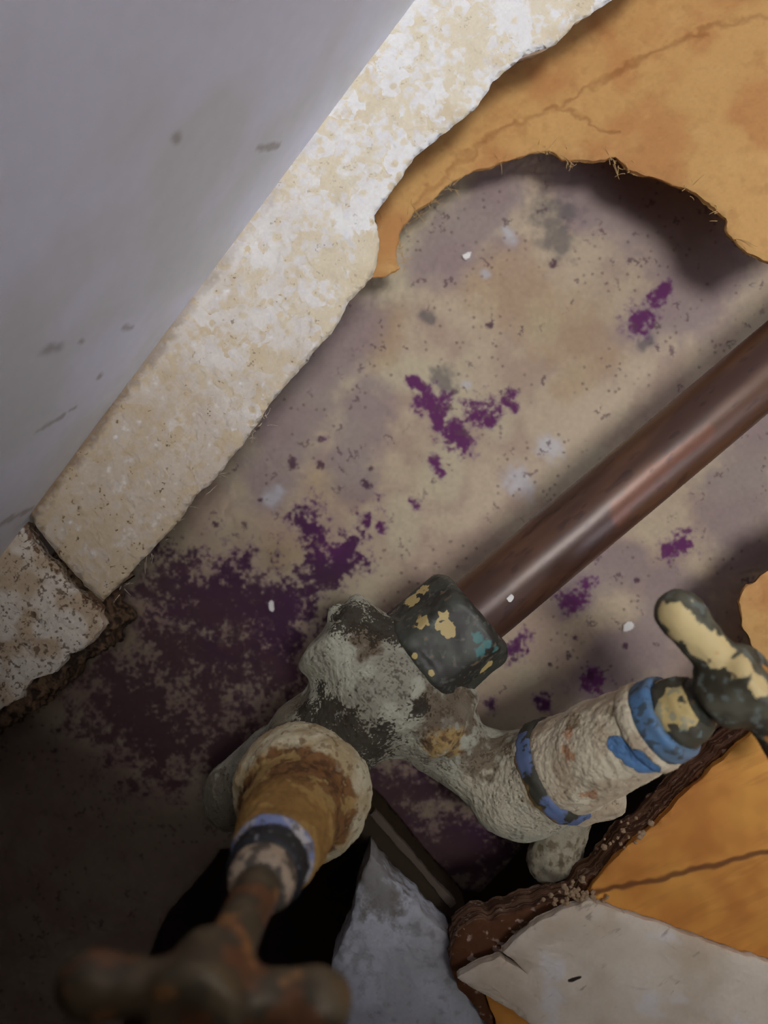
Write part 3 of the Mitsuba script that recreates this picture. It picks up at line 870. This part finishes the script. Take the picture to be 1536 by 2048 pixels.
def ring_color(p, n, uv):
    w1, w2 = n3(p, 260, 3), n3(p, 700, 3, 3.0)
    h = (p.x - float(A0[0])) * float(AD[0]) + (p.y - float(A0[1])) * float(AD[1]) + (p.z - float(A0[2])) * float(AD[2])
    top = smoothstep(.0528, .0516, h + (w2 - .5) * .002)
    c = mix(lin(52, 54, 58), lin(38, 36, 36), w1)
    b = mix(lin(140, 154, 200), lin(206, 202, 202), smoothstep(.45, .6, w1))
    b = mix(b, lin(70, 64, 60), smoothstep(.56, .62, w2) * .8)
    c = mix(c, b, top)
    return mix(c, lin(170, 168, 170), smoothstep(.68, .72, w2) * .6)


material('ring_mat', ring_color, .5, 0, .4)
add('stop_tap__packing_ring', ring1, 'ring_mat')
labels['stop_tap__packing_ring'] = {'label': 'dark ring with worn blue-white upper edge'}
ring2 = lathe(mm([(4, 58.0), (7.4, 58.2), (7.8, 59.2), (7.6, 63), (6.7, 64.5), (5.8, 65), (4, 65)]), A0, AD, 96, .0005, 400, 12)


def gland_color(p, n, uv):
    w1, w2 = n3(p, 240, 3, 2.0), n3(p, 800, 3, 3.0)
    c = mix(lin(196, 178, 150), lin(168, 146, 130), w1)
    return mix(c, lin(70, 66, 60), smoothstep(.5, .58, w1 + (w2 - .5) * .4) * .85)


material('gland_mat', gland_color, .7)
add('stop_tap__gland', ring2, 'gland_mat')
labels['stop_tap__gland'] = {'label': 'chipped cream gland ring'}


def brass_color(p, n, uv):
    w1, w2, w3 = n3(p, 110, 3), n3(p, 350, 3, 3.0), n3(p, 1200, 2, 6.0)
    c = mix(lin(112, 98, 74), lin(86, 78, 62), smoothstep(.4, .6, w1))
    c = mix(c, lin(140, 88, 54), smoothstep(.54, .70, w1 + (w2 - .5) * .3) * .6)
    c = mix(c, lin(186, 136, 86), smoothstep(.62, .72, n3(p, 170, 2, 15.0)) * .7)
    return c * (.85 + .3 * w3)


material('brass_mat', brass_color, .45, .35, .5)
stem = lathe(mm([(2, 63.5), (5.1, 64), (5.0, 68), (4.8, 78), (4.9, 90), (4.0, 92)]), A0, AD, 64, .0003, 300, 14)
add('stop_tap__stem', stem, 'brass_mat')


def handle_sdf(c, ax, bar, half, r, rhub, lobes=1.18, tilt=None):
    def f(p):
        d = cyl(p, c - ax * .008, c + ax * .0075, rhub, .002)
        d = smin(d, cone(p, c, c + bar * half * .7, r * .92, r), .003)
        d = smin(d, cone(p, c, c - bar * half * .7, r * .92, r), .003)
        for s in (1, -1):
            d = smin(d, cone(p, c + s * bar * half * .8, c + s * bar * (half - r), r * lobes, r * lobes), .003)
        return d + fb(p, 180, 3, 5) * .0014 + fb(p, 700, 2, 5) * .0004
    return f


hc = P(410, 1985, .138)
bar = P(680, 1998, .138) - P(110, 1955, .138); bar /= np.linalg.norm(bar)
hand = field(hc - .036, hc + .036, .0009, handle_sdf(hc, AD, bar, .0270, .0052, .0088, 1.06))
add('stop_tap__handle', hand, 'brass_mat')
labels['stop_tap__handle'] = {'label': 'dark worn brass bar handle'}
tag('stop_tap', 'upright stop tap with rounded cream bonnet and dark brass bar handle', 'tap')

# ================================================================ right tap (slanting, blue rings)
body2 = lathe(mm([(8, 14.5), (13.6, 15.0), (14.4, 16.5), (14.0, 24), (13.6, 30), (12.6, 36), (12.0, 40), (11.8, 42.5), (6, 43)]), G, D, 150, .0010, 220, 17)
bump_c = P(1205, 1592, .048)


def bonnet2_sdf(p):
    q = p - G
    t = q @ D
    rr = np.linalg.norm(q - t[..., None] * D, axis=-1)
    prof = np.interp(t, np.array([14, 17, 24, 32, 40, 44, 47]) / 1000, np.array([13.6, 14.6, 14.4, 13.8, 12.8, 12.2, 11.6]) / 1000)
    d = np.maximum((rr - prof) * .95, np.maximum(.0150 - t, t - .0465))
    d = smin(d, cone(p, P(1165, 1610, .046), P(1215, 1600, .046), .0060, .0058), .004)
    return d + fb(p, 170, 3, 13) * .0022 + fb(p, 600, 2, 15) * .0008


bon2 = field((.02, -.125, .01), (.105, -.03, .1), .0009, bonnet2_sdf)
bon2 = max(bon2.split(only_watertight=False), key=lambda m: len(m.faces))
BLUE = H(bon2, (1235, 1490, 3.2), (1245, 1505, 3.6), (1260, 1520, 4.0), (1285, 1530, 4.0), (1305, 1530, 3.0), (1275, 1512, 3.0))
RUSTY = H(bon2, (1140, 1470, 2.4), (1135, 1500, 2.0), (1180, 1590, 2.6), (1140, 1510, 1.8))
BROW2 = H(bon2, (1150, 1440, 3.5), (1220, 1420, 3), (1250, 1430, 3))


def bon2_color(p, n, uv):
    w1, w2, w3 = n3(p, 150, 3), n3(p, 500, 3, 3.0), n3(p, 1600, 2, 6.0)
    c = mix(lin(208, 196, 170), lin(186, 168, 142), smoothstep(.4, .65, w1))
    c = mix(c, lin(170, 110, 70), smoothstep(.15, .5, balls(p, RUSTY) + (w2 - .5) * 1.8) * .7)
    c = mix(c, lin(110, 92, 64), smoothstep(.1, .5, balls(p, BROW2) + (w2 - .5) * 1.6) * .7)
    c = mix(c, lin(88, 66, 48), smoothstep(.60, .74, w3 * .6 + w2 * .4) * .6)
    bl = balls(p, BLUE) + (w1 - .5) * 1.2
    c = mix(c, lin(60, 52, 46), smoothstep(.14, .2, bl))
    c = mix(c, mix(lin(92, 132, 184), lin(82, 116, 152), w2), smoothstep(.2, .26, bl))
    return c * (.92 + .16 * w3)


material('bonnet2_mat', bon2_color, .8, bump=lambda p, n, uv: n3(p, 800, 3), bscale=.0009)
add('stop_tap_001__bonnet', bon2, 'bonnet2_mat')
labels['stop_tap_001__bonnet'] = {'label': 'cream bonnet with a chipped blue patch'}
col = lathe(mm([(8, 10.6), (15.2, 10.8), (15.9, 12), (15.7, 15.2), (14.8, 16.6), (9, 17)]), G, D, 120, .0008, 300, 19)


def collar_color(p, n, uv):
    w1, w2 = n3(p, 130, 3, 4.0), n3(p, 520, 3, 3.0)
    h = (p.x - float(G[0])) * float(D[0]) + (p.y - float(G[1])) * float(D[1]) + (p.z - float(G[2])) * float(D[2])
    c = mix(lin(70, 72, 62), lin(60, 52, 40), w1)
    c = mix(c, mix(lin(82, 108, 146), lin(110, 120, 156), w2), smoothstep(.48, .56, w1 + (w2 - .5) * .5))
    c = mix(c, lin(176, 140, 72), smoothstep(.0126, .0112, h + (w2 - .5) * .003) * .85)
    return c


material('collar_mat', collar_color, .6)
add('stop_tap_001__collar', col, 'collar_mat')
labels['stop_tap_001__collar'] = {'label': 'worn blue and olive collar'}
r1 = lathe(mm([(6, 45), (12.0, 45.3), (12.6, 46.7), (12.4, 49.0), (11.6, 50.0), (6, 50.2)]), G, D, 110, .0005, 300, 22)
add('stop_tap_001__washer', r1, 'bonnet2_mat')
r2 = lathe(mm([(6, 49.5), (11.2, 49.7), (11.7, 51.0), (11.6, 55.0), (11.0, 56.0), (6, 56.2)]), G, D, 110, .0005, 300, 24)


def blue_color(p, n, uv):
    w1, w2 = n3(p, 140, 3, 4.0), n3(p, 520, 3, 3.0)
    c = mix(lin(92, 130, 172), lin(98, 120, 142), smoothstep(.4, .6, w1))
    return mix(c, lin(70, 74, 66), smoothstep(.54, .62, w2) * .75)


material('blue_mat', blue_color, .6)
add('stop_tap_001__packing_ring', r2, 'blue_mat')
labels['stop_tap_001__packing_ring'] = {'label': 'blue-painted ring'}
r3 = lathe(mm([(4, 55.4), (9.4, 55.6), (9.6, 57), (8.8, 61), (7.2, 64), (4, 64.2)]), G, D, 90, .0008, 300, 26)


def olive_color(p, n, uv):
    w1, w2 = n3(p, 120, 3, 6.0), n3(p, 420, 3, 3.0)
    c = mix(lin(82, 80, 66), lin(58, 54, 44), w1)
    c = mix(c, lin(206, 182, 122), smoothstep(.53, .58, w1 + (w2 - .5) * .35) * .9)
    return mix(c, lin(112, 132, 132), smoothstep(.62, .7, w2) * .5)


material('olive_mat', olive_color, .6)
add('stop_tap_001__gland', r3, 'olive_mat')
st2 = lathe(mm([(3, 63), (6.4, 63.3), (6.2, 67), (6.4, 73), (4, 75)]), G, D, 64, .0005, 300, 28)
add('stop_tap_001__stem', st2, 'nut_mat')
hc2 = P(1478, 1372, .0835)
b2 = P(1345, 1210, .0835) - hc2; b2 /= np.linalg.norm(b2)
h2 = field(hc2 - .042, hc2 + .042, .0009, handle_sdf(hc2, D, b2, .0300, .0056, .0092, 1.05))
CREAM2 = H(h2, (1345, 1235, 5), (1370, 1265, 5), (1400, 1285, 4.5), (1440, 1305, 4.5), (1480, 1330, 4), (1520, 1370, 4), (1360, 1250, 5), (1420, 1290, 4))


def handle2_color(p, n, uv):
    w1, w2 = n3(p, 130, 3, 6.0), n3(p, 420, 3, 3.0)
    c = mix(lin(92, 90, 76), lin(64, 60, 48), smoothstep(.4, .6, w1))
    c = mix(c, lin(114, 124, 120), smoothstep(.58, .7, w2) * .6)
    c = mix(c, lin(210, 188, 136), smoothstep(.12, .24, balls(p, CREAM2) + (w2 - .5) * 1.2))
    return mix(c, lin(196, 138, 66), smoothstep(.66, .7, n3(p, 180, 2, 11.0)) * .8)


material('handle2_mat', handle2_color, .6)
add('stop_tap_001__handle', h2, 'handle2_mat')
labels['stop_tap_001__handle'] = {'label': 'olive and cream chipped bar handle'}
tag('stop_tap_001', 'slanting stop tap with blue rings and chipped olive and cream handle', 'tap')

# ================================================================ paint flakes
def flake(key, px, py, z, size, rot, label, nrm=(0, 0, 1)):
    k = 9
    th = np.arange(k) / k * 2 * np.pi
    rr = size * (1 + .35 * (meshkit.noise(np.c_[np.cos(th) * 2 + px, np.sin(th) * 2 + py, 0 * th]) - .5) * 2)
    o = np.c_[rr * np.cos(th) * 1.3, rr * np.sin(th) * .75]
    m = trimesh.creation.extrude_polygon(sg.Polygon(o), .0006, engine='earcut')
    m.apply_transform(trimesh.transformations.rotation_matrix(rot, [0, 0, 1]))
    m.apply_transform(trimesh.geometry.align_vectors([0, 0, 1], nrm))
    m.apply_translation(P(px, py, z))
    add(key, m, 'flake_mat', False)
    tag(key, label, 'paint flake')


flake('paint_flake', 1020, 1196, pz + .0107, .0011, .9, 'tiny white paint flake resting on the copper pipe')
flake('paint_flake_001', 1256, 1253, .0006, .0019, .5, 'white paint flake on the bed between the copper pipe and the slanting tap handle')
flake('paint_flake_002', 543, 1213, .0006, .0014, 1.6, 'white paint flake on the dark purple stain')
flake('paint_flake_003', 933, 512, .0006, .0014, .6, 'white paint flake on the bed below the torn orange sheet')
